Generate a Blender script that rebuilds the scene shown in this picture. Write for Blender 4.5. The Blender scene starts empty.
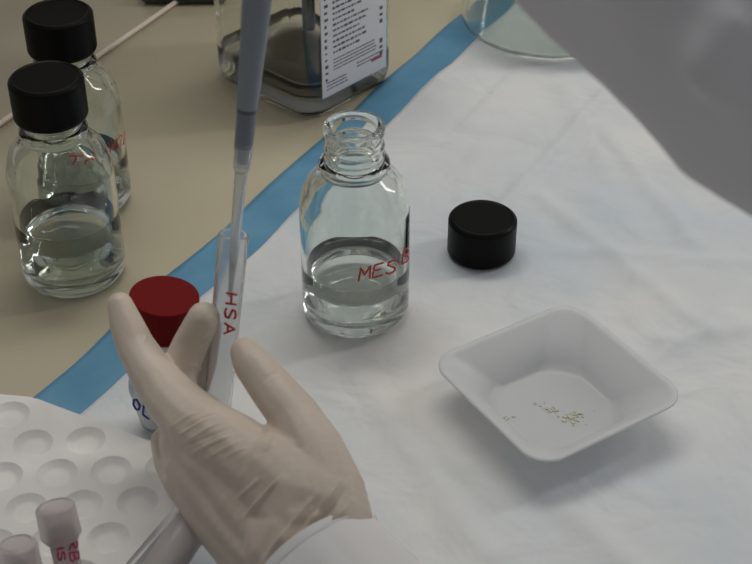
import bpy, bmesh, math, random
import numpy as np
from mathutils import Vector, Matrix, noise
from mathutils.bvhtree import BVHTree
random.seed(4); np.random.seed(4)
SC = bpy.context.scene; COL = SC.collection
# ------------------------------------------------------------------ camera
TH = math.radians(37); FP = 1450.0; DD = .85
CAM = Vector((0, -DD*math.cos(TH), DD*math.sin(TH)))
cd = bpy.data.cameras.new('camera'); cam = bpy.data.objects.new('camera', cd); COL.objects.link(cam)
cam.location = CAM; cam.rotation_euler = (math.pi/2-TH, 0, 0)
cd.sensor_width = 36; cd.lens = 36*FP/752; cd.clip_start = .01; cd.clip_end = 30
cd.dof.use_dof = True; cd.dof.focus_distance = .80; cd.dof.aperture_fstop = 18
SC.camera = cam
# ------------------------------------------------------------------ light
SC.view_settings.view_transform = 'Standard'; SC.view_settings.look = 'None'
SC.view_settings.gamma = 1; SC.view_settings.use_curve_mapping = False
SC.view_settings.exposure = -0.20
W = bpy.data.worlds.new('room'); SC.world = W; W.use_nodes = True
nt = W.node_tree; nt.nodes.clear()
tc = nt.nodes.new('ShaderNodeTexCoord'); sp = nt.nodes.new('ShaderNodeSeparateXYZ')
nt.links.new(tc.outputs['Generated'], sp.inputs[0])
mz = nt.nodes.new('ShaderNodeMath'); mz.operation = 'MULTIPLY_ADD'; mz.inputs[1].default_value = .75; mz.inputs[2].default_value = .25
nt.links.new(sp.outputs['Z'], mz.inputs[0])
my = nt.nodes.new('ShaderNodeMath'); my.operation = 'MULTIPLY_ADD'; my.inputs[1].default_value = .30
nt.links.new(sp.outputs['Y'], my.inputs[0]); nt.links.new(mz.outputs[0], my.inputs[2])
rp = nt.nodes.new('ShaderNodeValToRGB'); nt.links.new(my.outputs[0], rp.inputs[0])
rp.color_ramp.elements[0].position = .0; rp.color_ramp.elements[0].color = (.16, .16, .165, 1)
rp.color_ramp.elements[1].position = 1.0; rp.color_ramp.elements[1].color = (.50, .50, .50, 1)
bg = nt.nodes.new('ShaderNodeBackground'); bg.inputs['Strength'].default_value = .66
nt.links.new(rp.outputs[0], bg.inputs[0])
wo = nt.nodes.new('ShaderNodeOutputWorld'); nt.links.new(bg.outputs[0], wo.inputs[0])
def area(name, loc, target, sx, sy, power, color):
    l = bpy.data.lights.new(name, 'AREA'); l.shape = 'RECTANGLE'; l.size = sx; l.size_y = sy; l.energy = power; l.color = color
    o = bpy.data.objects.new(name, l); COL.objects.link(o); o.location = loc
    o.rotation_euler = (Vector(target)-Vector(loc)).to_track_quat('-Z', 'Y').to_euler()
    return o
area('ceiling_lamp_far', (-.05, .65, 1.80), (0, 0, 0), 1.5, .40, 15, (1, .955, .86))
area('window_right', (1.25, .45, .95), (0, 0, 0), .12, .75, 4.5, (1, .97, .92))
area('ceiling_lamp_side', (-.75, 2.1, 1.2), (0, 0, 0), 1.0, .07, 3, (1, .93, .84))
SC.cycles.max_bounces = 20; SC.cycles.transmission_bounces = 18; SC.cycles.transparent_max_bounces = 16
SC.cycles.diffuse_bounces = 4; SC.cycles.glossy_bounces = 6
SC.cycles.caustics_reflective = True; SC.cycles.caustics_refractive = True; SC.cycles.blur_glossy = .6
SC.cycles.use_denoising = True; SC.cycles.sample_clamp_indirect = 12

# ------------------------------------------------------------------ measuring helpers: a sight line met with real surfaces
FWD = Vector((0, math.cos(TH), -math.sin(TH))); RT = Vector((1, 0, 0)); UP = Vector((0, math.sin(TH), math.cos(TH)))
def ray(x, y): return FWD + RT*((x-376)/FP) - UP*((y-282)/FP)
def G(x, y, z=0.0):
    r = ray(x, y); return CAM + r*((z-CAM.z)/r.z)
def P(x, y, d): return CAM + ray(x, y)*d
def on_cyl(x, y, A, B, r):
    A = Vector(A); ax = (Vector(B)-A).normalized(); d = ray(x, y); w = CAM-A
    dp = d - ax*d.dot(ax); wp = w - ax*w.dot(ax)
    a = dp.dot(dp); b = 2*dp.dot(wp); c = wp.dot(wp)-r*r
    q = max(b*b-4*a*c, 0)
    return CAM + d*((-b-math.sqrt(q))/(2*a))

# ------------------------------------------------------------------ materials
def mat(name, color, rough=.5, **kw):
    m = bpy.data.materials.new(name); m.use_nodes = True
    b = m.node_tree.nodes['Principled BSDF']
    b.inputs['Base Color'].default_value = (*color, 1); b.inputs['Roughness'].default_value = rough
    for k, v in kw.items(): b.inputs[k.replace('_', ' ')].default_value = v
    return m
def noise_col(m, c1, c2, scale, lo=.35, hi=.65, detail=4, stretch=(1, 1, 1), bump=0, bscale=None):
    n = m.node_tree; b = n.nodes['Principled BSDF']
    t = n.nodes.new('ShaderNodeTexCoord'); mp = n.nodes.new('ShaderNodeMapping'); mp.inputs['Scale'].default_value = stretch
    n.links.new(t.outputs['Object'], mp.inputs[0])
    x = n.nodes.new('ShaderNodeTexNoise'); x.inputs['Scale'].default_value = scale; x.inputs['Detail'].default_value = detail
    n.links.new(mp.outputs[0], x.inputs['Vector'])
    r = n.nodes.new('ShaderNodeValToRGB'); n.links.new(x.outputs[0], r.inputs[0])
    r.color_ramp.elements[0].position = lo; r.color_ramp.elements[0].color = (*c1, 1)
    r.color_ramp.elements[1].position = hi; r.color_ramp.elements[1].color = (*c2, 1)
    n.links.new(r.outputs[0], b.inputs['Base Color'])
    if bump:
        y = n.nodes.new('ShaderNodeTexNoise'); y.inputs['Scale'].default_value = bscale or scale; y.inputs['Detail'].default_value = 6
        n.links.new(mp.outputs[0], y.inputs['Vector'])
        bp = n.nodes.new('ShaderNodeBump'); bp.inputs['Strength'].default_value = bump; bp.inputs['Distance'].default_value = .001
        n.links.new(y.outputs[0], bp.inputs['Height']); n.links.new(bp.outputs[0], b.inputs['Normal'])
    return m
BENCH = noise_col(mat('beige_laminate', (.5, .45, .35), .5, Specular_IOR_Level=.3), (.495, .45, .33), (.525, .48, .355), 9)
PADW = noise_col(mat('white_nonwoven', (.7, .7, .7), .85), (.57, .63, .69), (.74, .735, .725), 5, .38, .64, 5, bump=.2, bscale=260)
PADB = noise_col(mat('blue_plastic_film', (.1, .3, .5), .5), (.085, .26, .43), (.12, .315, .49), 30, bump=.25, bscale=60)
GLASS = mat('clear_glass', (.945, .98, .95), .0, Transmission_Weight=1.0, IOR=1.48)
LIQ = mat('clear_liquid', (.985, .99, .985), .0, Transmission_Weight=1.0, IOR=1.33)
PETG = mat('clear_plastic_wall', (.97, .98, .97), .0, Transmission_Weight=1.0, IOR=1.5)
BLACK = mat('black_phenolic', (.004, .004, .004), .38, Specular_IOR_Level=.10)
RED = mat('red_plastic', (.155, .005, .006), .6, Specular_IOR_Level=.10)
RIMRED = mat('dark_red_plastic', (.15, .004, .006), .5)
INK = mat('red_marker', (.52, .03, .035), .6)
BLUEINK = mat('blue_marker', (.03, .04, .28), .6)
PINKINK = mat('pink_marker', (.55, .05, .16), .6)
GLOVE = noise_col(mat('latex', (.6, .5, .4), .45, Subsurface_Weight=.12, Subsurface_Radius=(.004, .002, .001), Subsurface_Scale=1.0),
                  (.58, .495, .42), (.65, .565, .485), 40, bump=.2, bscale=420)
COAT = noise_col(mat('white_cotton', (.7, .7, .72), .9), (.70, .70, .755), (.74, .74, .80), 14, bump=.2, bscale=1500)
CUFF = noise_col(mat('white_cuff_cotton', (.8, .8, .8), .9), (.80, .79, .79), (.84, .83, .83), 14, bump=.2, bscale=1500)
FOAM = noise_col(mat('white_foam', (.8, .8, .8), .75), (.74, .73, .73), (.79, .785, .78), 60, bump=.1, bscale=900)
BOAT = mat('milky_polystyrene', (.80, .82, .825), .35)
_n = BOAT.node_tree; _t = _n.nodes.new('ShaderNodeBsdfTranslucent'); _t.inputs[0].default_value = (.90, .91, .93, 1)
_x = _n.nodes.new('ShaderNodeMixShader'); _x.inputs[0].default_value = .5
_n.links.new(_n.nodes['Principled BSDF'].outputs[0], _x.inputs[1]); _n.links.new(_t.outputs[0], _x.inputs[2]); _n.links.new(_x.outputs[0], _n.nodes['Material Output'].inputs[0])
POWDER = mat('yellow_residue', (.64, .63, .50), .9)
PGREY = mat('grey_pipette_plastic', (.225, .265, .315), .45)
PDARK = mat('dark_grey_plastic', (.085, .10, .12), .4)
PCOL = mat('mid_grey_plastic', (.17, .20, .235), .45)
TIPM = mat('clear_polypropylene', (.92, .94, .96), .15, Transmission_Weight=.82, IOR=1.2)
TUBEM = mat('tube_plastic', (.95, .96, .97), .14, Transmission_Weight=.86, IOR=1.25)
VIALM = mat('vial_plastic', (.88, .89, .90), .15, Transmission_Weight=.75, IOR=1.3)
PINKPL = mat('pinkish_translucent_plastic', (.83, .78, .78), .28, Transmission_Weight=.66, IOR=1.25)
PAPER = mat('white_label_paper', (.78, .78, .82), .6)
PRINT = mat('grey_print', (.10, .10, .12), .7)
REDPRINT = mat('red_print', (.45, .06, .10), .7)
STEEL = mat('dark_green_grey_plastic', (.05, .06, .05), .4)

_n = PADW.node_tree; _b = [x for x in _n.nodes if x.type == 'BUMP'][0]   # coarse crinkles over the fine fibre grain
_t = [x for x in _n.nodes if x.type == 'MAPPING'][0]; _y = _n.nodes.new('ShaderNodeTexNoise'); _y.inputs['Scale'].default_value = 17; _y.inputs['Detail'].default_value = 3; _y.inputs['Distortion'].default_value = .7
_n.links.new(_t.outputs[0], _y.inputs['Vector']); _c = _n.nodes.new('ShaderNodeBump'); _c.inputs['Strength'].default_value = .5; _c.inputs['Distance'].default_value = .011
_n.links.new(_y.outputs[0], _c.inputs['Height']); _n.links.new(_c.outputs[0], _b.inputs['Normal'])
# ------------------------------------------------------------------ object helpers
def mesh_obj(name, verts, faces, m, parent=None, smooth=True):
    me = bpy.data.meshes.new(name); me.from_pydata([tuple(v) for v in verts], [], faces); me.update()
    bm = bmesh.new(); bm.from_mesh(me); bmesh.ops.recalc_face_normals(bm, faces=bm.faces); bm.to_mesh(me); bm.free()
    o = bpy.data.objects.new(name, me); COL.objects.link(o); me.materials.append(m)
    if smooth: me.polygons.foreach_set('use_smooth', [True]*len(me.polygons))
    if parent: o.parent = parent
    return o
def sharp(o, deg=35):
    me = o.data; bm = bmesh.new(); bm.from_mesh(me)
    for e in bm.edges:
        if len(e.link_faces) == 2 and e.calc_face_angle(0) > math.radians(deg): e.smooth = False
    bm.to_mesh(me); bm.free(); return o
def thing(name, label, cat, loc=(0, 0, 0), group=None):
    o = bpy.data.objects.new(name, None); COL.objects.link(o); o.location = loc; o.empty_display_size = .01
    tag(o, label, cat, group); return o
def tag(o, label, cat, group=None, kind=None):
    o['label'] = label; o['category'] = cat
    if group: o['group'] = group
    if kind: o['kind'] = kind
    return o
def lathe(prof, seg=64, closed=False, M=None):
    """prof: (r,z) list; points with r==0 are poles"""
    vs, fs, rings = [], [], []
    for r, z in prof:
        if r <= 1e-9: rings.append([len(vs)]); vs.append(Vector((0, 0, z)))
        else:
            rings.append(list(range(len(vs), len(vs)+seg)))
            vs += [Vector((r*math.cos(2*math.pi*k/seg), r*math.sin(2*math.pi*k/seg), z)) for k in range(seg)]
    pairs = list(zip(rings, rings[1:])) + ([(rings[-1], rings[0])] if closed else [])
    for a, b in pairs:
        for k in range(seg):
            k2 = (k+1) % seg
            if len(a) == 1 and len(b) == 1: continue
            if len(a) == 1: fs.append((a[0], b[k], b[k2]))
            elif len(b) == 1: fs.append((a[k], b[0], a[k2]))
            else: fs.append((a[k], b[k], b[k2], a[k2]))
    if M is not None: vs = [M @ v for v in vs]
    return vs, fs
def round_prof(pts, n=6):
    """pts: (r,z[,radius]) - rounds the corners"""
    out = []
    for i, p in enumerate(pts):
        rad = p[2] if len(p) > 2 else 0
        if rad == 0 or i in (0, len(pts)-1): out.append((p[0], p[1])); continue
        c = Vector(p[:2]); a = Vector(pts[i-1][:2]); b = Vector(pts[i+1][:2])
        da = (a-c).normalized(); db = (b-c).normalized()
        ang = da.angle(db); t = min(rad/math.tan(ang/2), .48*(a-c).length, .48*(b-c).length)
        p0 = c+da*t; p1 = c+db*t
        for k in range(n+1):
            s = k/n; q = p0*(1-s)**2 + c*2*s*(1-s) + p1*s*s; out.append((q.x, q.y))
    return out
def tube_geo(pts, rad, seg=8, caps=True):
    pts = [Vector(p) for p in pts]; n = len(pts)
    if not hasattr(rad, '__len__'): rad = [rad]*n
    vs, fs = [], []; t0 = (pts[1]-pts[0]).normalized()
    nrm = t0.orthogonal().normalized()
    for i, p in enumerate(pts):
        t = (pts[min(i+1, n-1)]-pts[max(i-1, 0)]).normalized()
        nrm = (nrm - t*nrm.dot(t)).normalized(); bn = t.cross(nrm)
        for k in range(seg):
            a = 2*math.pi*k/seg; vs.append(p + (nrm*math.cos(a)+bn*math.sin(a))*rad[i])
    for i in range(n-1):
        for k in range(seg):
            k2 = (k+1) % seg; fs.append((i*seg+k, i*seg+k2, (i+1)*seg+k2, (i+1)*seg+k))
    if caps: fs.append(tuple(range(seg))); fs.append(tuple(range((n-1)*seg, n*seg)))
    return vs, fs
def join_geo(lst):
    V, Fs = [], []
    for vs, fs in lst:
        o = len(V); V += list(vs); Fs += [tuple(i+o for i in f) for f in fs]
    return V, Fs
def local(vs, o): 
    M = o.matrix_world.inverted() if o.parent is None and o.type == 'EMPTY' else Matrix()
    return [M @ Vector(v) for v in vs]
def frame_of(A, B):
    """matrix with origin A and z towards B"""
    A = Vector(A); z = (Vector(B)-A).normalized()
    q = z.to_track_quat('Z', 'Y'); return Matrix.Translation(A) @ q.to_matrix().to_4x4()

# handwriting: letters as strokes in a unit box (x right, y up)
LET = {
 'M': [[(0, 0), (.08, 1), (.42, .35), (.80, 1), (.86, 0)]],
 'E': [[(.75, 1), (.05, .95), (0, 0), (.78, .02)], [(.02, .5), (.6, .54)]],
 'S': [[(.75, .85), (.5, 1), (.15, .92), (.08, .68), (.4, .52), (.7, .36), (.62, .08), (.3, 0), (0, .12)]],
 'H': [[(.05, 1), (0, 0)], [(.75, 1), (.72, 0)], [(.02, .52), (.74, .52)]],
 'A': [[(0, 0), (.38, 1), (.76, 0)], [(.12, .36), (.66, .36)]],
 'R': [[(0, 0), (.05, 1), (.5, .98), (.68, .78), (.5, .56), (.05, .48), (.72, 0)]],
 'B': [[(0, 0), (.05, 1), (.5, .98), (.62, .78), (.5, .56), (.05, .52), (.55, .46), (.72, .24), (.5, .02), (0, 0)]],
 'T': [[(0, .98), (.9, 1)], [(.45, 1), (.42, 0)]],
 'r': [[(.1, .6), (.1, 0)], [(.1, .35), (.3, .6), (.55, .55)]],
 'i': [[(.1, .55), (.1, 0)]],
 's': [[(.5, .5), (.2, .6), (.1, .42), (.45, .22), (.35, .02), (.05, .05)]],
 'C': [[(.7, .85), (.4, 1), (.08, .75), (0, .4), (.2, .05), (.5, 0), (.72, .15)]],
 'l': [[(.2, 1.05), (.15, 0)]],
 'O': [[(.4, 1), (.05, .75), (.02, .3), (.3, 0), (.65, .2), (.75, .65), (.4, 1)]],
 'D': [[(.05, 1), (0, 0), (.5, .08), (.75, .45), (.55, .88), (.05, 1)]],
 'L': [[(.05, 1), (0, 0), (.7, .03)]],
}
def writing(name, text, org, ex, ey, surf, w, m, parent, gap=.32, keep=None):
    """letters laid along ex/ey from org and traced onto surf(x,y)->3D point; parent is an Empty or None"""
    geo = []; x = 0
    for ch in text:
        if ch == ' ': x += .5; continue
        for st in LET[ch]:
            pts = []
            for (a, b), (c, d) in zip(st, st[1:]):
                for k in range(4): pts.append((a+(c-a)*k/4, b+(d-b)*k/4))
            pts.append(st[-1])
            P3 = [surf(org[0]+ex[0]*(x+a)+ey[0]*b, org[1]+ex[1]*(x+a)+ey[1]*b) for a, b in pts]
            geo.append(tube_geo(P3, w, 6))
        x += max(p[0] for st in LET[ch] for p in st)+gap
    V, Fs = join_geo(geo)
    o = mesh_obj(name, V, Fs, m)
    if parent is not None:
        bpy.context.view_layer.update()
        o.parent = parent; o.matrix_parent_inverse = parent.matrix_world.inverted()
    return o

# ------------------------------------------------------------------ bench and pad
def slab(name, x0, x1, y0, y1, z0, z1, m, bev=.003, parent=None):
    bm = bmesh.new(); bmesh.ops.create_cube(bm, size=1)
    for v in bm.verts: v.co = Vector((x0 if v.co.x < 0 else x1, y0 if v.co.y < 0 else y1, z0 if v.co.z < 0 else z1))
    if bev: bmesh.ops.bevel(bm, geom=bm.edges[:], offset=bev, segments=3, affect='EDGES')
    me = bpy.data.meshes.new(name); bm.to_mesh(me); bm.free(); me.materials.append(m)
    o = bpy.data.objects.new(name, me); COL.objects.link(o)
    if parent: o.parent = parent
    return o
BR = math.atan2(-.4833, .8755)
bench = slab('bench_top', -.95, .56, -1.1, 1.3, -.036, -.0042, BENCH, .004)
bench.location = (-.0451, .1489, 0); bench.rotation_euler.z = BR
tag(bench, 'smooth beige laminate bench top lying under the bottles and blue edged pad', 'bench')

shade_board = slab('shade_blocker_1', -.55, -.175, -.30, 1.1, .35, .372, mat('shade_board_tone', (.45, .42, .36), .6), .002)  # unseen board added above the bench to shade its far left part
shade_board['kind'] = 'structure'; shade_board.location = (-.0451, .1489, 0); shade_board.rotation_euler.z = BR
C0 = Vector((-.0451, .1489)); UU = Vector((.4833, .8755)); VV = Vector((.8755, -.4833))
def ridge(x, x0, w): return math.exp(-((x-x0)/w)**2)
LINES = [  # creases in pad coordinates (u0,v0,u1,v1,height,width)
 (-.01, .143, .30, .149, .0016, .004), (-.5, .0715, .5, .0725, -.0009, .003), (-.5, .2175, .1, .2175, .0005, .005),
 (.12, .16, .02, .26, .0012, .006), (.02, .16, -.06, .30, .0011, .006), (-.03, .19, .03, .33, .0009, .006),
 (-.10, .32, -.185, .312, -.0015, .007), (-.19, .20, -.25, .34, .0012, .008), (-.17, .12, -.27, .26, .001, .008),
 (-.08, .28, .0, .36, .0012, .007), (.06, .10, -.02, .12, .0007, .006), (.17, .11, .06, .19, .0009, .007), (-.12, .27, -.04, .30, .0014, .006)]
def pad_h(u, v):
    h = .0016*noise.noise(Vector((u*9, v*9, 1.7))) + .0014*noise.noise(Vector((u*20+3, v*30, 5.1))) + .0007*noise.noise(Vector((u*55, v*70, 9.1)))
    h += .0009*(1-abs(noise.noise(Vector((u*16+v*9, v*22, 3.3))))*3)*.6
    for a, b, c, d, hh, w in LINES:
        dx, dy = c-a, d-b; L = dx*dx+dy*dy; t = max(0, min(1, ((u-a)*dx+(v-b)*dy)/L))
        e = math.hypot(u-a-t*dx, v-b-t*dy)
        if e < 3*w: h += 1.8*hh*math.exp(-(e/w)**2)
    k = min(1, max(0, v/.05)); 
    # smooth under the things that stand on it
    for (x, y, r) in FLAT:
        q = C0+UU*u+VV*v; e = math.hypot(q.x-x, q.y-y)
        h *= min(1, max(0, (e-r)/.03))
    h = max(-.0012, h)*(.3+.7*k); q = C0+UU*u+VV*v
    return min(h, .0002) if q.x < -.05 and q.y < -.07 else h
FLAT = [(-.0115, -.0285, .03), (.0633, .030, .022), (.0932, -.1150, .035), (.1291, .342, .067), (-.102, -.122, .02)]
def pad_part(name, v0, v1, du, dv, m, z, parent, wav=0, u0=-.62, u1=.62, thick=.0016):
    nu = int((u1-u0)/du); nv = max(2, int((v1-v0)/dv)); vs, fs = [], []
    for i in range(nu+1):
        for j in range(nv+1):
            u = u0+(u1-u0)*i/nu; v = v0+(v1-v0)*j/nv
            vv = v
            if j == 0: vv += wav*noise.noise(Vector((u*14, 3, 0)))
            q = C0+UU*u+VV*vv; vs.append(Vector((q.x, q.y, z+pad_h(u, v))))
    n = len(vs); vs += [Vector((p.x, p.y, -.0041)) for p in vs]
    s = nv+1
    for i in range(nu):
        for j in range(nv):
            a = i*s+j; fs.append((a, a+1, a+s+1, a+s)); fs.append((n+a, n+a+s, n+a+s+1, n+a+1))
    for i in range(nu):
        for j in (0, nv):
            a = i*s+j; fs.append((a, a+s, n+a+s, n+a))
    for j in range(nv):
        for i in (0, nu):
            a = i*s+j; fs.append((a, a+1, n+a+1, n+a))
    return mesh_obj(name, vs, fs, m, parent)
pad = thing('absorbent_pad', 'large wrinkled white absorbent pad with a blue edge, spread over the bench', 'pad')
pad_part('blue_border', 0, .038, .006, .004, PADB, -.0016, pad, .0035, thick=.0012)
pad_part('absorbent_sheet', .0310, .50, .003, .003, PADW, 0.0, pad, .0035, thick=.0014)

# ------------------------------------------------------------------ bottles
def bottle_prof():
    o = [(0, .0018), (.012, .0012, .004), (.0245, 0, .004), (.0302, .0055, .008), (.0302, .066, .0), (.0300, .075, .012), (.0265, .089, .014), (.0172, .0955, .006),
         (.0168, .0975, .001), (.0190, .0985, .0012), (.0190, .1012, .0012), (.0160, .1025, .001), (.0153, .1045, .0008), (.0166, .1060, .0010), (.0153, .1078, .0008),
         (.0151, .1098, .0006), (.0165, .1112, .0010), (.0151, .1130, .0008), (.0150, .1180, .0006), (.0163, .1192, .0012), (.0163, .1232, .0016), (.0120, .1232, .0014),
         (.0118, .110, .003), (.0125, .0955, .006), (.0225, .0865, .013), (.0272, .073, .012), (.0275, .064, 0), (.0275, .012, .009), (.018, .0062, .008), (0, .0062)]
    return round_prof(o, 5)
def inner_liquid(level):
    r = .02765
    p = [(0, .0060), (.018, .0060, .008), (r, .012, .009), (r, level, 0)]
    p = round_prof(p, 5)
    return p + [(r-.0008, level-.0012), (r-.004, level-.0016), (0, level-.0017)]
def make_bottle(name, label, loc, level, cap):
    t = thing(name, label, 'bottle', loc)
    mesh_obj('glass_body', *lathe(bottle_prof(), 96), GLASS, t)
    mesh_obj('liquid', *lathe(inner_liquid(level), 96), LIQ, t)
    if cap:
        c = cap_mesh('cap'); c.parent = t; c.location = (0, 0, .1085)
    return t
def cap_mesh(name):
    R, H, seg = .0205, .0245, 96
    prof = round_prof([(0, H-.0006), (R-.0035, H-.0006, .001), (R-.0022, H, .0008), (R, H-.0018, .0018), (R, H-.0036, 0), (R, .0018, .0008), (R-.0008, 0, .0006), (.0175, 0, .0005), (.0175, H-.003, .001), (0, H-.003)], 5)
    vs, fs = lathe(prof, seg)
    k = 0
    for v in vs:
        r = math.hypot(v.x, v.y)
        if r > R-.0003 and .002 < v.z < H-.0030:
            a = math.atan2(v.y, v.x); s = 1+.010*(math.cos(a*48)-1)*.5
            v.x *= s; v.y *= s
    return sharp(mesh_obj(name, vs, fs, BLACK), 50)
MES = (-.0115, -.0285, .0004)
b1 = G(75, 268); B1 = (b1.x, b1.y, -.0042)
b2 = G(84, 196); B2 = (b2.x, b2.y, -.0042)
mes = make_bottle('glass_bottle', 'open clear glass bottle with red MES handwriting, standing uncapped on the white pad', MES, .036, False)
tris = make_bottle('glass_bottle', 'black capped clear glass bottle at the left, nearest of the two on the beige bench', B1, .044, True)
hcl = make_bottle('glass_bottle', 'black capped clear glass bottle marked HCl, standing behind the other capped bottle', B2, .036, True)
def cyl_surf(base, r): 
    A = Vector(base); Bv = A+Vector((0, 0, .1)); return lambda x, y: on_cyl(x, y, A, Bv, r+.0001)
writing('handwriting', 'MES', (358.5, 281), (13.0, -3.1), (1.6, -13), cyl_surf(MES, .0302), .00055, INK, mes, .22)
writing('handwriting', 'B', (402, 264), (9, -4), (1, -14), cyl_surf(MES, .0302), .00045, INK, mes, .2)
writing('handwriting', 'Tr', (66, 165), (17, -.5), (3, -9), cyl_surf(B1, .0302), .0004, INK, tris, .1)
writing('handwriting', 'HCl', (110, 153), (7.2, -4.5), (1, -12), cyl_surf(B2, .0302), .00034, INK, hcl, .12)
cap = cap_mesh('bottle_cap'); cap.location = (.0633, .030, .0012)
tag(cap, 'loose black screw cap lying on the white pad beside the open bottle', 'cap')

# ------------------------------------------------------------------ large square reagent bottle
def rrect(w, h, r, n=8):
    out = []
    for cx, cy, a0 in ((w/2-r, h/2-r, 0), (-w/2+r, h/2-r, 90), (-w/2+r, -h/2+r, 180), (w/2-r, -h/2+r, 270)):
        for k in range(n+1):
            a = math.radians(a0+90*k/n); out.append((cx+r*math.cos(a), cy+r*math.sin(a)))
    return out
def loft(sections, close_start=True, close_end=True):
    vs, fs = [], []; n = len(sections[0])
    for s in sections: vs += [Vector(p) for p in s]
    for i in range(len(sections)-1):
        for k in range(n):
            k2 = (k+1) % n; fs.append((i*n+k, i*n+k2, (i+1)*n+k2, (i+1)*n+k))
    if close_start: fs.append(tuple(range(n)))
    if close_end: fs.append(tuple(range((len(sections)-1)*n, len(sections)*n)))
    return vs, fs
def sq_sections(zs):  # (z, half inset)
    S = []
    for z, w, r in zs: S.append([(x, y, z) for x, y in rrect(w, w+(SQH-SQW)*(1 if z < .185 else max(0, (.2-z)/.015)), r)])
    return S
# axes of the square bottle
F_ = Vector((-.0454, .1853)); eL = Vector((-.731, .682)).normalized(); eR = Vector((.682, .731)).normalized()
SQW = .091; SQH = .104
ctr = F_ - Vector((.8755, -.4833))*.003 + Vector((.0025, 0)) + eR*(SQW/2-.003) + eL*(SQH/2-.003)
sq = thing('reagent_bottle', 'large clear square reagent bottle with a printed white label, behind the pipette', 'bottle', (ctr.x, ctr.y, -.0042))
sq.rotation_euler.z = math.atan2(eR.y, eR.x)
outer = [(.0, SQW-.022, .010), (.0004, SQW-.012, .014), (.003, SQW-.005, .017), (.009, SQW-.001, .018), (.014, SQW, .018), (.155, SQW, .018), (.168, SQW-.004, .02), (.180, SQW-.016, .026), (.192, SQW-.036, .0269),
         (.198, .044, .0219), (.200, .040, .0199), (.222, .040, .0199)]
inner = [(.222, .035, .0174), (.200, .035, .0174), (.196, .039, .0194), (.190, SQW-.041, .0244), (.178, SQW-.021, .022), (.166, SQW-.009, .017), (.154, SQW-.005, .0155), (.014, SQW-.005, .0155), (.010, SQW-.006, .015), (.006, SQW-.010, .013), (.0045, SQW-.018, .010)]
mesh_obj('plastic_body', *loft(sq_sections(outer+inner)), PETG, sq)
lq = [(.0043, SQW-.0185, .010), (.0058, SQW-.0098, .013), (.0098, SQW-.0057, .015), (.014, SQW-.0047, .0156), (.028, SQW-.0047, .0156), (.0272, SQW-.007, .0145), (.027, SQW-.012, .013)]
mesh_obj('liquid', *loft(sq_sections(lq)), LIQ, sq)
sc_ = sharp(mesh_obj('screw_cap', *lathe(round_prof([(0, .232), (.0245, .232, .002), (.0245, .206, .001), (.021, .206), (.021, .228), (0, .228)], 5), 64), mat('white_cap_plastic', (.75, .75, .77), .4), sq), 40)
# label on the +x side face in local axes (local -y face looks right of the front corner)
hw = SQH/2
lab = slab('label', -.033, .031, -hw-.0006, -hw+.0001, .017, .150, PAPER, 0, sq)
g = []
def dash(x0, x1, z, h):  # small printed dash standing on the label face
    y = -hw-.00075
    b = [Vector((x, yy, zz)) for x in (x0, x1) for yy in (y, y+.0002) for zz in (z-h/2, z+h/2)]
    return b, [(0, 1, 3, 2), (4, 6, 7, 5), (0, 4, 5, 1), (2, 3, 7, 6), (0, 2, 6, 4), (1, 5, 7, 3)]
rows = [(.0485+.0041*k, .0014) for k in range(24)]
for i, (z, h) in enumerate(rows):
    x = -.022; end = random.uniform(-.002, .014)
    while x < end:
        w = random.uniform(.0012, .0042); g.append(dash(x, x+w, z, h*random.uniform(.8, 1.3))); x += w+.0010
for z in (.043, .0405, .038, .0355):
    x = -.022
    while x < .018: w = random.uniform(.001, .003); g.append(dash(x, x+w, z, .0008)); x += w+.0006
for z in (.0275, .025, .0225):
    x = -.029
    while x < -.010: w = random.uniform(.001, .003); g.append(dash(x, x+w, z, .0008)); x += w+.0006
    x = .001
    while x < .026 and z > .024: w = random.uniform(.001, .003); g.append(dash(x, x+w, z+.004, .0008)); x += w+.0006
for k in range(24):
    z = .030+.0050*k
    g.append(dash(-.0300, -.0300+random.choice((.002, .0035, .0028)), z, random.uniform(.001, .0026)))
    if k % 5 < 3: g.append(dash(.0240, .0268, z, random.uniform(.0015, .0035)))
mesh_obj('label_print', *join_geo(g), PRINT, lab, False)
mesh_obj('red_print', *join_geo([dash(.0155, .0265, .0275, .0018)]), REDPRINT, lab, False)
refl = mesh_obj('reflection_rod', *lathe(round_prof([(0, .052), (.0048, .052, .004), (.0050, .20, 0), (0, .20)], 6), 40), mat('dark_reflection_tone', (.05, .05, .05), .3), sq)  # made-up dark rod inside the bottle, stands in for a dark reflection
refl.location = (-SQW/2+.033, -hw+.032, 0)
# ------------------------------------------------------------------ glass dish, glass rod, dark block at the far edge
dc = G(548, 22)
dish = mesh_obj('glass_dish', *lathe(round_prof([(0, 0), (.0665, 0, .006), (.0675, .055, .001), (.0690, .0575, .001), (.0665, .0575, .001), (.0650, .055, .001), (.0645, .003, .004), (0, .003)], 6), 128), GLASS)
dish.location = (dc.x, dc.y, .0010)
tag(dish, 'round clear glass dish at the far edge of the pad, partly behind the sleeve', 'dish')
ra = G(-40, 149, .0); rb = G(205, -20, .0)
dr = (rb-ra).normalized(); L = (rb-ra).length
M = frame_of((ra.x, ra.y, -.0016), (rb.x, rb.y, -.0016))
rod = mesh_obj('thin_rod', *lathe(round_prof([(0, 0), (.0019, 0, .001), (.0019, L, .001), (0, L)], 3), 48, False, M), mat('pale_glossy_rod', (.95, .83, .74), .2))
tag(rod, 'long thin pale shiny rod lying on the bench behind the capped bottles', 'rod')
bk = G(182, 2, .0)
blk = slab('plastic_block', -.032, .034, -.004, .03, -.003, .010, STEEL, .002)
blk.location = (bk.x, bk.y+.006, 0); blk.rotation_euler.z = .02
tag(blk, 'small dark block on the bench behind the large square bottle', 'block')

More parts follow.
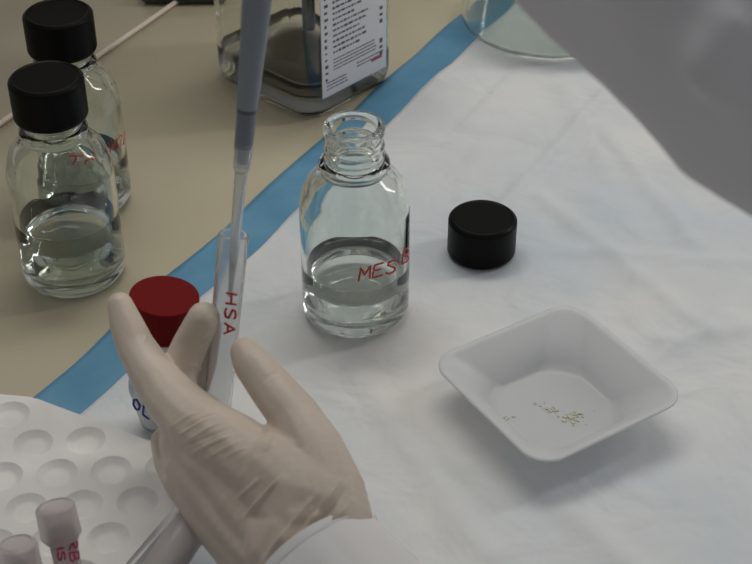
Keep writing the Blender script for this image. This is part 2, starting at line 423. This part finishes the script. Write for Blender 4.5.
# ------------------------------------------------------------------ weighing boat
_bc = (.0930, -.1135)
boat = thing('weighing_boat', 'square white translucent weighing boat standing on the pad', 'weighing boat', (_bc[0], _bc[1], .0012))
boat.rotation_euler.z = math.radians(32.5)
def blend(w, h, r, c, t, z, n=10):
    """section between a circle of radius c (t=0) and a rounded square (t=1)"""
    out = []
    sq_ = rrect(w, h, r, n)
    for x, y in sq_:
        a = math.atan2(y, x); q = Vector((x, y))*t + Vector((math.cos(a), math.sin(a)))*c*(1-t); out.append((q.x, q.y, z))
    return out
Wb = .0965
def boat_secs(th):
    s = []
    s.append(blend(.01, .01, .002, .004, 0, th, 10))
    s.append(blend(.04, .04, .012, .0285, 0, th))
    s.append(blend(.05, .05, .016, .0325, .06, .0006+th))
    s.append(blend(.057, .057, .016, .0350, .28, .0035+th))
    s.append(blend(.066, .066, .015, .036, .72, .0090+th))
    s.append(blend(.078, .078, .014, .042, .95, .0160+th))
    s.append(blend(Wb-.008-th, Wb-.008-th, .013, .045, 1, .0207+th*.6))
    s.append(blend(Wb-.006, Wb-.006, .013, .045, 1, .0217+th))
    s.append(blend(Wb-.002, Wb-.002, .014, .045, 1, .0219+th))
    s.append(blend(Wb-.0006, Wb-.0006, .015, .045, 1, .0215+th*.9))
    return s
so = boat_secs(0); si = boat_secs(.0009)
mesh_obj('boat_shell', *loft(si+so[::-1]), BOAT, boat)
g = []
cen = boat.rotation_euler.z
for (px, py, k, sp_) in ((552, 410, 12, 5), (566, 417, 16, 6), (578, 414, 14, 5), (509, 417, 9, 3.5), (573, 421, 8, 5), (545, 404, 5, 4)):
    for q in range(k):
        p = G(px+random.gauss(0, sp_), py+random.gauss(0, sp_*.35), .0024)
        r = random.uniform(.0003, .0008); bm = bmesh.new(); bmesh.ops.create_icosphere(bm, subdivisions=1, radius=r)
        vs = [Vector((v.co.x*1.5, v.co.y*1.3, v.co.z*.4))+p for v in bm.verts]; fs = [tuple(v.index for v in f.verts) for f in bm.faces]; bm.free(); g.append((vs, fs))
pw = mesh_obj('powder_residue', *join_geo(g), POWDER)
tag(pw, 'faint yellow powder residue scattered in the bottom of the weighing boat', 'powder', kind='stuff')

# ------------------------------------------------------------------ foam rack with round wells
ZT = .022
e1 = (G(153, 439, ZT)-G(33, 394, ZT)).normalized(); e2 = Vector((e1.y, -e1.x, 0))
c1 = G(33, 394, ZT); a1 = G(86, 440, ZT)-G(33, 443, ZT); a2 = G(57, 473, ZT)-G(33, 443, ZT); o0 = G(33, 443, ZT)
poly = [c1, c1+e1*.110, c1+e1*.110+e2*.165, c1-e1*.090+e2*.165, c1-e1*.105+e2*.052, c1+Vector((-.030, .0038, 0))]
def rack():
    bm = bmesh.new(); vs = [bm.verts.new((p.x, p.y, .0008)) for p in poly]; f = bm.faces.new(vs)
    r = bmesh.ops.extrude_face_region(bm, geom=[f]); bmesh.ops.translate(bm, verts=[v for v in r['geom'] if isinstance(v, bmesh.types.BMVert)], vec=(0, 0, ZT-.0008))
    bmesh.ops.recalc_face_normals(bm, faces=bm.faces)
    bmesh.ops.bevel(bm, geom=bm.edges[:], offset=.0022, segments=3, affect='EDGES')
    me = bpy.data.meshes.new('tube_rack'); bm.to_mesh(me); bm.free()
    o = bpy.data.objects.new('tube_rack', me); COL.objects.link(o); me.materials.append(FOAM)
    cut = []; wells = []
    def inside(p):
        for i in range(len(poly)):
            a, b = poly[i], poly[(i+1) % len(poly)]; d = (b-a); n = Vector((d.y, -d.x, 0)).normalized()
            if (p-a).dot(n) < .0125: return False
        return True
    for i in range(-9, 9):
        for j in range(-3, 9):
            p = o0+a1*(i-(j//2))+a2*j
            if inside(p): wells.append(p)
    for p in wells:
        pr_ = round_prof([(0, ZT-.0031), (.0060, ZT-.0031, .004), (.0086, ZT-.0010, .002), (.0100, ZT+.0003), (.0100, ZT+.004), (0, ZT+.004)], 5)
        cut.append(lathe(pr_, 40, False, Matrix.Translation((p.x, p.y, 0))))
    c = mesh_obj('c', *join_geo(cut), FOAM)
    md = o.modifiers.new('b', 'BOOLEAN'); md.operation = 'DIFFERENCE'; md.object = c; md.solver = 'EXACT'
    bpy.context.view_layer.update(); dg = bpy.context.evaluated_depsgraph_get()
    nm = bpy.data.meshes.new_from_object(o.evaluated_get(dg)); o.modifiers.clear(); o.data = nm
    nm.polygons.foreach_set('use_smooth', [True]*len(nm.polygons)); sharp(o, 32)
    bpy.data.objects.remove(c); return o, wells
rk, wells = rack()
tag(rk, 'white foam tube rack with rows of empty round wells, in the near left corner', 'rack')

# ------------------------------------------------------------------ small tubes in the rack
def micro_tube(label, top, bot, grp=None):
    t = thing('sample_tube', label, 'tube', bot, grp)
    t.rotation_mode = 'QUATERNION'; t.rotation_quaternion = (Vector(top)-Vector(bot)).to_track_quat('Z', 'Y')
    Lt = (Vector(top)-Vector(bot)).length
    mesh_obj('tube_body', *lathe(round_prof([(0, 0), (.0050, 0, .003), (.0058, .012, .002), (.0060, Lt-.012, 0), (.0048, Lt-.012), (.0048, .010, .002), (.0040, .0012, .002), (0, .0012)], 5), 48), PINKPL, t)
    c = mesh_obj('cap', *lathe(round_prof([(0, Lt-.0012), (.0062, Lt-.0012, .0006), (.0066, Lt, .001), (.0086, Lt-.0018, .002), (.0090, Lt-.0150, .001), (.0072, Lt-.0176, .001), (.0060, Lt-.0180, .0005), (.0060, Lt-.004, .0008), (0, Lt-.004)], 6), 64), PINKPL, t)
    return t, Lt
wA = G(74, 592, .0178)
tA = P(54, 503, .630)
mt, _ = micro_tube('tilted translucent pink tube with pink handwriting in the rack, right of its pair', tA, wA, 'translucent pink tubes in the rack')
wB = G(30, 615, .0178); tB = P(16, 541, .618)
mt2, _ = micro_tube('translucent pink tube at the left corner of the photo, left of its pair', tB, wB, 'translucent pink tubes in the rack')
writing('handwriting', 'RB', (68, 541), (1.5, 13), (9, -2), lambda x, y: on_cyl(x, y, wA, tA, .0061), .00045, PINKINK, mt, .2)
writing('handwriting', 'HS', (56, 541), (1.5, 12), (7, -2), lambda x, y: on_cyl(x, y, wA, tA, .0061), .00045, PINKINK, mt, .2)
# centrifuge tube lying over the rack
ca = G(216, 490, ZT+.0092); cb = G(112, 640, ZT+.0092)
ca.z = cb.z = ZT+.0088
Mc = frame_of(ca, cb)
ct = thing('centrifuge_tube', 'pinkish clear centrifuge tube lying across the rack next to the gloved hand', 'tube')
mesh_obj('tube_body', *lathe(round_prof([(0, 0), (.003, .0004, .002), (.0085, .018, .003), (.0088, .090, 0), (.0076, .090), (.0074, .018, .003), (.0022, .002, .001), (0, .002)], 6), 64, False, Mc), PINKPL, ct)
sharp(mesh_obj('cap', *lathe(round_prof([(0, .103), (.0105, .103, .001), (.0108, .089, .001), (.0090, .089), (.0090, .100), (0, .100)], 5), 64, False, Mc), PINKPL, ct), 40)

# ------------------------------------------------------------------ red capped vial
va = G(158, 424, .001); 
vt = P(164.5, 295, .704); 
vial = thing('sample_vial', 'clear vial with dark red screw cap and blue handwriting, held by the gloved hand', 'vial', va)
vial.rotation_mode = 'QUATERNION'; vial.rotation_quaternion = (vt-va).to_track_quat('Z', 'Y'); VL = (vt-va).length
mesh_obj('vial_body', *lathe(round_prof([(0, 0), (.0085, 0, .003), (.0158, .024, .006), (.0158, VL-.022, .002), (.0125, VL-.016, .001), (.0125, VL-.003), (.0112, VL-.003), (.0112, VL-.020, .002), (.0146, VL-.025, .002), (.0146, .025, .004), (.0078, .0014, .003), (0, .0014)], 5), 64), VIALM, vial)
mesh_obj('liquid', *lathe([(0, .0012), (.0076, .0012), (.0145, .0246), (.0147, .034), (.0147, .038), (0, .0375)], 64), LIQ, vial)
RC = .0170
capv = round_prof([(0, VL-.0004), (RC-.0022, VL-.0004, .0008), (RC, VL, .0014), (RC, VL-.004, 0), (RC-.0003, VL-.019, .001), (RC-.0012, VL-.020), (.0144, VL-.020), (.0144, VL-.003), (0, VL-.003)], 5)
vs, fs = lathe(capv, 144)
for v in vs:
    r = math.hypot(v.x, v.y)
    if r > RC-.0008 and v.z < VL-.003: s = 1+.012*(math.cos(math.atan2(v.y, v.x)*36)-1)*.5; v.x *= s; v.y *= s
sharp(mesh_obj('screw_cap', vs, fs, RED, vial), 40)
writing('handwriting', 'OL', (133, 407), (9, 7), (.5, -10), lambda x, y: on_cyl(x, y, va, vt, .0159), .0006, BLUEINK, vial, .35)

# ------------------------------------------------------------------ test tube and pipette
tt = P(234, 232, .655); tb = P(216, 420, .693)
tube = thing('test_tube', 'narrow clear test tube with red HSA handwriting, pinched upright between gloved fingers', 'tube', tb)
tube.rotation_mode = 'QUATERNION'; tube.rotation_quaternion = (tt-tb).to_track_quat('Z', 'Y'); TL = (tt-tb).length
mesh_obj('tube_body', *lathe(round_prof([(0, 0), (.0035, .0004, .002), (.0066, .007, .004), (.0069, TL-.001, .0005), (.0059, TL-.001, .0005), (.0057, .008, .004), (.003, .0012, .002), (0, .0012)], 6), 64), TUBEM, tube)
writing('handwriting', 'HSA', (226, 293), (-.8, 14), (11, 1.0), lambda x, y: on_cyl(x, y, tb, tt, .0070), .00055, INK, tube, .32)
pt = P(230, 296, .6665); pu = P(257, 0, .580)
pip = thing('pipette', 'grey laboratory pipette with a clear tip reaching down into the test tube', 'pipette', pt)
pip.rotation_mode = 'QUATERNION'; pip.rotation_quaternion = (pu-pt).to_track_quat('Z', 'Y')
bpy.context.view_layer.update()
PLn = (pu-pt).length
def along(y):  # length along the pipette seen at picture height y
    lo, hi = 0, PLn*1.1
    for _ in range(40):
        m_ = (lo+hi)/2; q = pt+(pu-pt).normalized()*m_ - CAM
        yy = 282-FP*q.dot(UP)/q.dot(FWD)
        if yy > y: lo = m_
        else: hi = m_
    return lo
z1, z2, z3, z4 = along(172), along(146), along(108), along(0)
# disposable tip
mesh_obj('pipette_tip', *lathe(round_prof([(.0006, 0), (.0010, .0), (.0022, z1*.45, 0), (.0028, z1, .001), (.0037, z1+.002, .001), (.0041, z2+.002, .0003), (.0035, z2+.002, .0003), (.0031, z1+.003, .002), (.0022, z1*.9, .001), (.0016, z1*.45, 0), (.0004, 0)], 4), 48, True), TIPM, pip)
sharp(mesh_obj('tip_cone', *lathe([(0, z2-.008), (.0026, z2-.008), (.0033, z2+.001), (0, z2+.001)], 48), mat('pale_grey_plastic', (.42, .45, .48), .4), pip), 30)
sharp(mesh_obj('tip_ejector', *lathe(round_prof([(0, z2), (.0040, z2, .0004), (.0042, z3-.001, .0003), (0, z3-.001)], 3), 48), PCOL, pip), 30)
sharp(mesh_obj('collar_ring', *lathe(round_prof([(0, z3-.0012), (.0043, z3-.0012), (.0043, z3+.0006), (0, z3+.0006)], 3), 48), PDARK, pip), 30)
sharp(mesh_obj('shaft', *lathe(round_prof([(0, z3+.0005), (.0044, z3+.0005, .0004), (.0060, z4-.002, 0), (.0066, z4+.012, .002), (.0135, z4+.020, .004), (.0150, z4+.030, .004), (0, z4+.030)], 4), 64), PGREY, pip), 40)
hz = z4+.0302
hs = []
for z, w, d, r in ((hz, .022, .026, .008), (hz+.006, .026, .032, .011), (hz+.05, .025, .030, .010), (hz+.10, .027, .033, .010), (hz+.118, .030, .040, .012), (hz+.128, .026, .034, .011), (hz+.130, .018, .02, .008)):
    hs.append([(x, y, z) for x, y in rrect(w, d, r)])
mesh_obj('handle', *loft(hs), PGREY, pip)
sharp(mesh_obj('plunger_button', *lathe(round_prof([(0, hz+.130), (.0035, hz+.130), (.0035, hz+.148), (.0085, hz+.149, .001), (.0085, hz+.157, .002), (0, hz+.158)], 3), 40), PDARK, pip), 40)

# ------------------------------------------------------------------ person: gloves and lab coat
def blob(name, chains, m, parent, vox=.0011, smooth=8, fac=.5, creases=()):
    geo = []
    for ch in chains:
        for (p, r), (q, s) in zip(ch, ch[1:]):
            p = Vector(p); q = Vector(q); n = max(2, int((q-p).length/(min(r, s)*.35))+1)
            for k in range(n+1):
                t = k/n; c = p.lerp(q, t); rr = r+(s-r)*t
                bm = bmesh.new(); bmesh.ops.create_icosphere(bm, subdivisions=2, radius=rr)
                geo.append(([v.co+c for v in bm.verts], [tuple(v.index for v in f.verts) for f in bm.faces])); bm.free()
    V, Fs = join_geo(geo)
    o = mesh_obj(name, V, Fs, m)
    md = o.modifiers.new('r', 'REMESH'); md.mode = 'VOXEL'; md.voxel_size = vox
    sm = o.modifiers.new('s', 'SMOOTH'); sm.iterations = smooth; sm.factor = fac
    bpy.context.view_layer.update(); dg = bpy.context.evaluated_depsgraph_get()
    nm = bpy.data.meshes.new_from_object(o.evaluated_get(dg)); o.modifiers.clear(); o.data = nm
    if creases:
        n = len(nm.vertices); co = np.empty(n*3); nm.vertices.foreach_get('co', co); co = co.reshape(-1, 3)
        no = np.empty(n*3); nm.vertex_normals.foreach_get('vector', no) if hasattr(nm, 'vertex_normals') else nm.vertices.foreach_get('normal', no)
        no = no.reshape(-1, 3); disp = np.zeros(n)
        for pts, h, w in creases:
            best = np.full(n, 1e9)
            for a, b in zip(pts, pts[1:]):
                a = np.array(a); b = np.array(b); d = b-a; t = np.clip(((co-a)@d)/(d@d), 0, 1)
                e = np.linalg.norm(co-a-t[:, None]*d, axis=1); best = np.minimum(best, e)
            disp += h*np.exp(-(best/w)**2)
        co = co+no*disp[:, None]; nm.vertices.foreach_set('co', co.ravel()); nm.update()
    nm.polygons.foreach_set('use_smooth', [True]*len(nm.polygons))
    if not nm.materials: nm.materials.append(m)
    if parent: o.parent = parent
    return o
person = thing('person', 'person in white lab coat and beige gloves holding a pipette, test tube and vial', 'person')
mm = .001
def ch(*pts): return [(P(x, y, d), r*mm) for x, y, d, r in pts]
hand = [
 # index finger lying along the red cap
 ch((120, 305, .676, 6.4), (127, 325, .674, 8.2), (136, 347, .671, 9.4), (151, 372, .664, 10.6), (171, 399, .655, 12.6), (196, 424, .644, 14.5), (232, 446, .632, 15.5), (275, 482, .618, 17), (308, 528, .606, 18)),
 # middle finger, its tip against the test tube
 ch((205, 446, .646, 13), (180, 408, .668, 9.5), (177, 375, .676, 9.2), (190, 345, .673, 8.8), (204, 318, .666, 8.0)),
 ch((205, 446, .646, 13), (250, 500, .626, 16), (295, 550, .612, 18)),
 # ring finger behind
 ch((192, 462, .648, 13), (178, 436, .672, 9.5), (186, 402, .689, 8.4), (201, 362, .688, 7.8), (208, 328, .682, 6.8)),
 ch((192, 462, .648, 13), (235, 512, .634, 16), (280, 560, .618, 18)),
 # little finger curled under
 ch((188, 480, .652, 11.5), (172, 462, .672, 8.6), (166, 442, .690, 7.8), (185, 425, .700, 7), (206, 405, .700, 6.5)),
 ch((188, 480, .652, 11.5), (222, 520, .640, 14), (272, 570, .622, 17)),
 # thumb
 ch((245, 352, .650, 7.2), (253, 365, .647, 9.0), (272, 389, .642, 10.4), (297, 419, .634, 11.6), (316, 454, .624, 13.8), (330, 492, .614, 15.8), (335, 525, .606, 17)),
 # back of the hand between the rays, and the web
 ch((188, 440, .650, 13), (215, 462, .640, 15), (250, 490, .628, 16), (290, 530, .614, 17)),
 ch((265, 450, .633, 11.5), (290, 466, .624, 14.5), (306, 504, .612, 17)),
 ch((248, 460, .628, 15), (272, 474, .619, 17), (300, 498, .611, 18), (322, 505, .609, 17)),
 # wrist into the cuff
 ch((300, 545, .612, 25), (330, 585, .596, 25), (390, 665, .565, 26)),
]
cr = []
def crease(pts, d, h=.0007, w=.0012):
    # a fold in the glove: stroke dropped onto the back of the hand
    cr.append(([P(x, y, d_) for x, y, d_ in pts], h, w))
CRS = [([(170, 428), (188, 416), (208, 408)], .0006, .0008), ([(176, 437), (196, 424), (220, 413)], .0008, .0008), ([(184, 443), (208, 428), (232, 419)], .0007, .0008),
       ([(188, 456), (210, 444), (236, 433)], .0008, .0009), ([(200, 462), (226, 448), (246, 438)], .0006, .0008), ([(224, 458), (240, 450), (252, 446)], .0006, .0008),
       ([(181, 432), (202, 419), (224, 410)], -.0006, .0008), ([(180, 449), (208, 437), (232, 427)], -.0006, .0008),
       ([(243, 519), (262, 498), (286, 470)], .0018, .0012), ([(236, 500), (252, 486), (262, 476)], .0012, .0011), ([(262, 562), (300, 514), (318, 490)], .0022, .0013), ([(276, 564), (306, 528), (352, 462)], .0026, .0014),
       ([(290, 564), (326, 530), (356, 494)], .0022, .0013), ([(284, 564), (318, 524), (352, 482)], -.0020, .0013), ([(270, 564), (300, 526), (324, 498)], -.0015, .0012),
       ([(252, 440), (264, 432), (276, 425)], -.0010, .0012), ([(262, 452), (272, 444), (280, 428)], .0007, .0010), ([(140, 330), (146, 336), (144, 344)], .0008, .0009),
       ([(186, 364), (196, 366), (204, 372)], .0012, .0010), ([(196, 344), (205, 341), (212, 332)], -.0010, .0011), ([(262, 383), (272, 374), (280, 372)], -.0004, .001)]
glove = blob('glove', hand, GLOVE, person, .0008, 18)
# drop the strokes on the surface with rays, then raise them
bpy.context.view_layer.update()
def drop(o, x, y):
    return o.ray_cast(CAM, ray(x, y).normalized())[0]
def emboss(o, strokes):
    nm = o.data; tree = BVHTree.FromPolygons([v.co for v in nm.vertices], [tuple(p.vertices) for p in nm.polygons]); n = len(nm.vertices); co = np.empty(n*3); nm.vertices.foreach_get('co', co); co = co.reshape(-1, 3)
    no = np.empty(n*3); nm.vertices.foreach_get('normal', no); no = no.reshape(-1, 3); disp = np.zeros(n)
    for st, h, w in strokes:
        pts = []
        for (a, b), (c, d) in zip(st, st[1:]):
            for k in range(6):
                q = drop(tree, a+(c-a)*k/6, b+(d-b)*k/6)
                if q is not None: pts.append(np.array(q))
        if len(pts) < 2: continue
        best = np.full(n, 1e9); m_ = len(pts)-1; tt_ = np.zeros(n)
        for i, (a, b) in enumerate(zip(pts, pts[1:])):
            d = b-a; t = np.clip(((co-a)@d)/max(d@d, 1e-12), 0, 1); e = np.linalg.norm(co-a-t[:, None]*d, axis=1)
            u = e < best; best[u] = e[u]; tt_[u] = ((i+t)/m_)[u]
        disp += .75*h*np.exp(-(best/(w*.75))**2)*np.clip(np.sin(np.pi*np.clip(tt_, .04, .96))*1.6, 0, 1)
    co = co+no*disp[:, None]; nm.vertices.foreach_set('co', co.ravel()); nm.update()
emboss(glove, CRS)

# right glove around the pipette handle, above the picture
ax = (pu-pt).normalized(); H0 = pt+ax*(hz+.055)
sx = Vector((1, .1, 0)); sx = (sx-ax*sx.dot(ax)).normalized(); sy = ax.cross(sx)
def hp(a, b, c): return H0+sx*a+sy*b+ax*c
rh = []
for i, (c, r) in enumerate(((.030, 8.4), (.010, 8.6), (-.010, 8.4), (-.029, 7.2))):
    rh.append([(hp(.060, .020, c), r*mm*1.25), (hp(.030, -.030, c), r*mm*1.08), (hp(.0, -.029, c-.002), r*mm), (hp(-.024, -.016, c-.003), r*mm*.95), (hp(-.026, .006, c-.003), r*mm*.85)])
    rh.append([(hp(.060, .020, c), r*mm*1.25), (hp(.100, .025, c*.6), 15*mm)])
rh.append([(hp(.070, .030, .02), .013), (hp(.035, .034, .050), .0105), (hp(.010, .020, .085), .0092), (hp(.000, .006, .108), .008)])
wr = P(520, -345, .460)
rh.append([(hp(.095, .025, .0), .026), (wr, .026)])
blob('glove', rh, GLOVE, person, .0016, 8)

# sleeves
def sleeve(name, ctrl, seg, folds, m, parent, thick=.0015, open_start=True, flat=1.0, seed=0, rows=90):
    pts = [Vector(c[0]) for c in ctrl]; rad = [c[1] for c in ctrl]
    def cr_(a, b, c, d, t): return .5*((2*b)+(c-a)*t+(2*a-5*b+4*c-d)*t*t+(3*b-a-3*c+d)*t**3)
    n = len(pts); C_, R_ = [], []
    for i in range(n-1):
        a = pts[max(i-1, 0)]; b = pts[i]; c = pts[i+1]; d = pts[min(i+2, n-1)]
        ra_ = rad[max(i-1, 0)]; rb_ = rad[i]; rc_ = rad[i+1]; rd_ = rad[min(i+2, n-1)]
        k = rows//(n-1)
        for j in range(k): C_.append(cr_(a, b, c, d, j/k)); R_.append(cr_(ra_, rb_, rc_, rd_, j/k))
    C_.append(pts[-1]); R_.append(rad[-1])
    vs, fs = [], []; nrm = Vector((0, 0, 1)); N = len(C_); s_ = 0
    ringn = []
    for i, p in enumerate(C_):
        t = (C_[min(i+1, N-1)]-C_[max(i-1, 0)]).normalized(); nrm = (nrm-t*nrm.dot(t)).normalized(); bn = t.cross(nrm)
        if i: s_ += (p-C_[i-1]).length
        for k in range(seg):
            a = 2*math.pi*k/seg; amp = folds*min(1, s_/.03)
            w = 1+amp*(noise.noise(Vector((math.cos(a)*1.6+seed, math.sin(a)*1.6, s_*9)))+.5*noise.noise(Vector((math.cos(a)*3+seed, math.sin(a)*3, s_*22+a*.5))))
            vs.append(p+(nrm*math.cos(a)*flat+bn*math.sin(a))*R_[i]*w)
    for i in range(N-1):
        for k in range(seg):
            k2 = (k+1) % seg; fs.append((i*seg+k, i*seg+k2, (i+1)*seg+k2, (i+1)*seg+k))
    o = mesh_obj(name, vs, fs, m, parent)
    md = o.modifiers.new('t', 'SOLIDIFY'); md.thickness = thick; md.offset = -1
    bpy.context.view_layer.update(); dg = bpy.context.evaluated_depsgraph_get()
    nm = bpy.data.meshes.new_from_object(o.evaluated_get(dg)); o.modifiers.clear(); o.data = nm
    nm.polygons.foreach_set('use_smooth', [True]*len(nm.polygons)); sharp(o, 50)
    return o
# left sleeve with its cuff around the glove
sleeve('coat_sleeve', [(P(315, 560, .606), .0308), (P(328, 577, .600), .0322), (P(385, 655, .570), .038), (P(480, 790, .52), .050), (Vector((.16, -.52, .18)), .058), (Vector((.34, -.54, .36)), .068), (Vector((.46, -.52, .46)), .075)], 96, .05, CUFF, person, flat=.86, seed=3)
# right sleeve, raised arm crossing the far right corner
arm = blob('coat_sleeve', [ch((490, -370, .465, 50), (543, -295, .450, 57), (662, -144, .435, 63), (770, -48, .425, 65), (832, 14, .418, 65.5), (905, 50, .41, 67), (1010, 60, .40, 69)) + [(Vector((.33, -.33, .45)), .08), (Vector((.42, -.40, .52)), .08)]], COAT, person, .003, 12)
_me = arm.data
_nn = [v.normal.copy() for v in _me.vertices]
for v, n_ in zip(_me.vertices, _nn):   # soft cloth folds
    c = v.co.copy(); v.co = c + n_*(.0030*noise.noise(c*13) + .0012*noise.noise(c*34))
emboss(arm, [([(690, 92), (712, 62), (735, 30), (760, -5)], .006, .013), ([(640, 60), (660, 20), (690, -20)], -.003, .014), ([(600, 60), (640, 100), (690, 130)], .002, .012)])
T = lambda x, y, z, r: (Vector((x, y, z)), r)
blob('coat_body', [[T(.40, -.42, .50, .075), T(.52, -.50, .52, .09), T(.50, -.56, .48, .085)], [T(.54, -.50, .50, .11), T(.56, -.50, .20, .13), T(.56, -.50, -.02, .13)],
     [T(.50, -.44, .40, .10), T(.50, -.44, .05, .12)], [T(.50, -.58, .40, .10), T(.52, -.58, .05, .12)]], COAT, person, .008, 6)
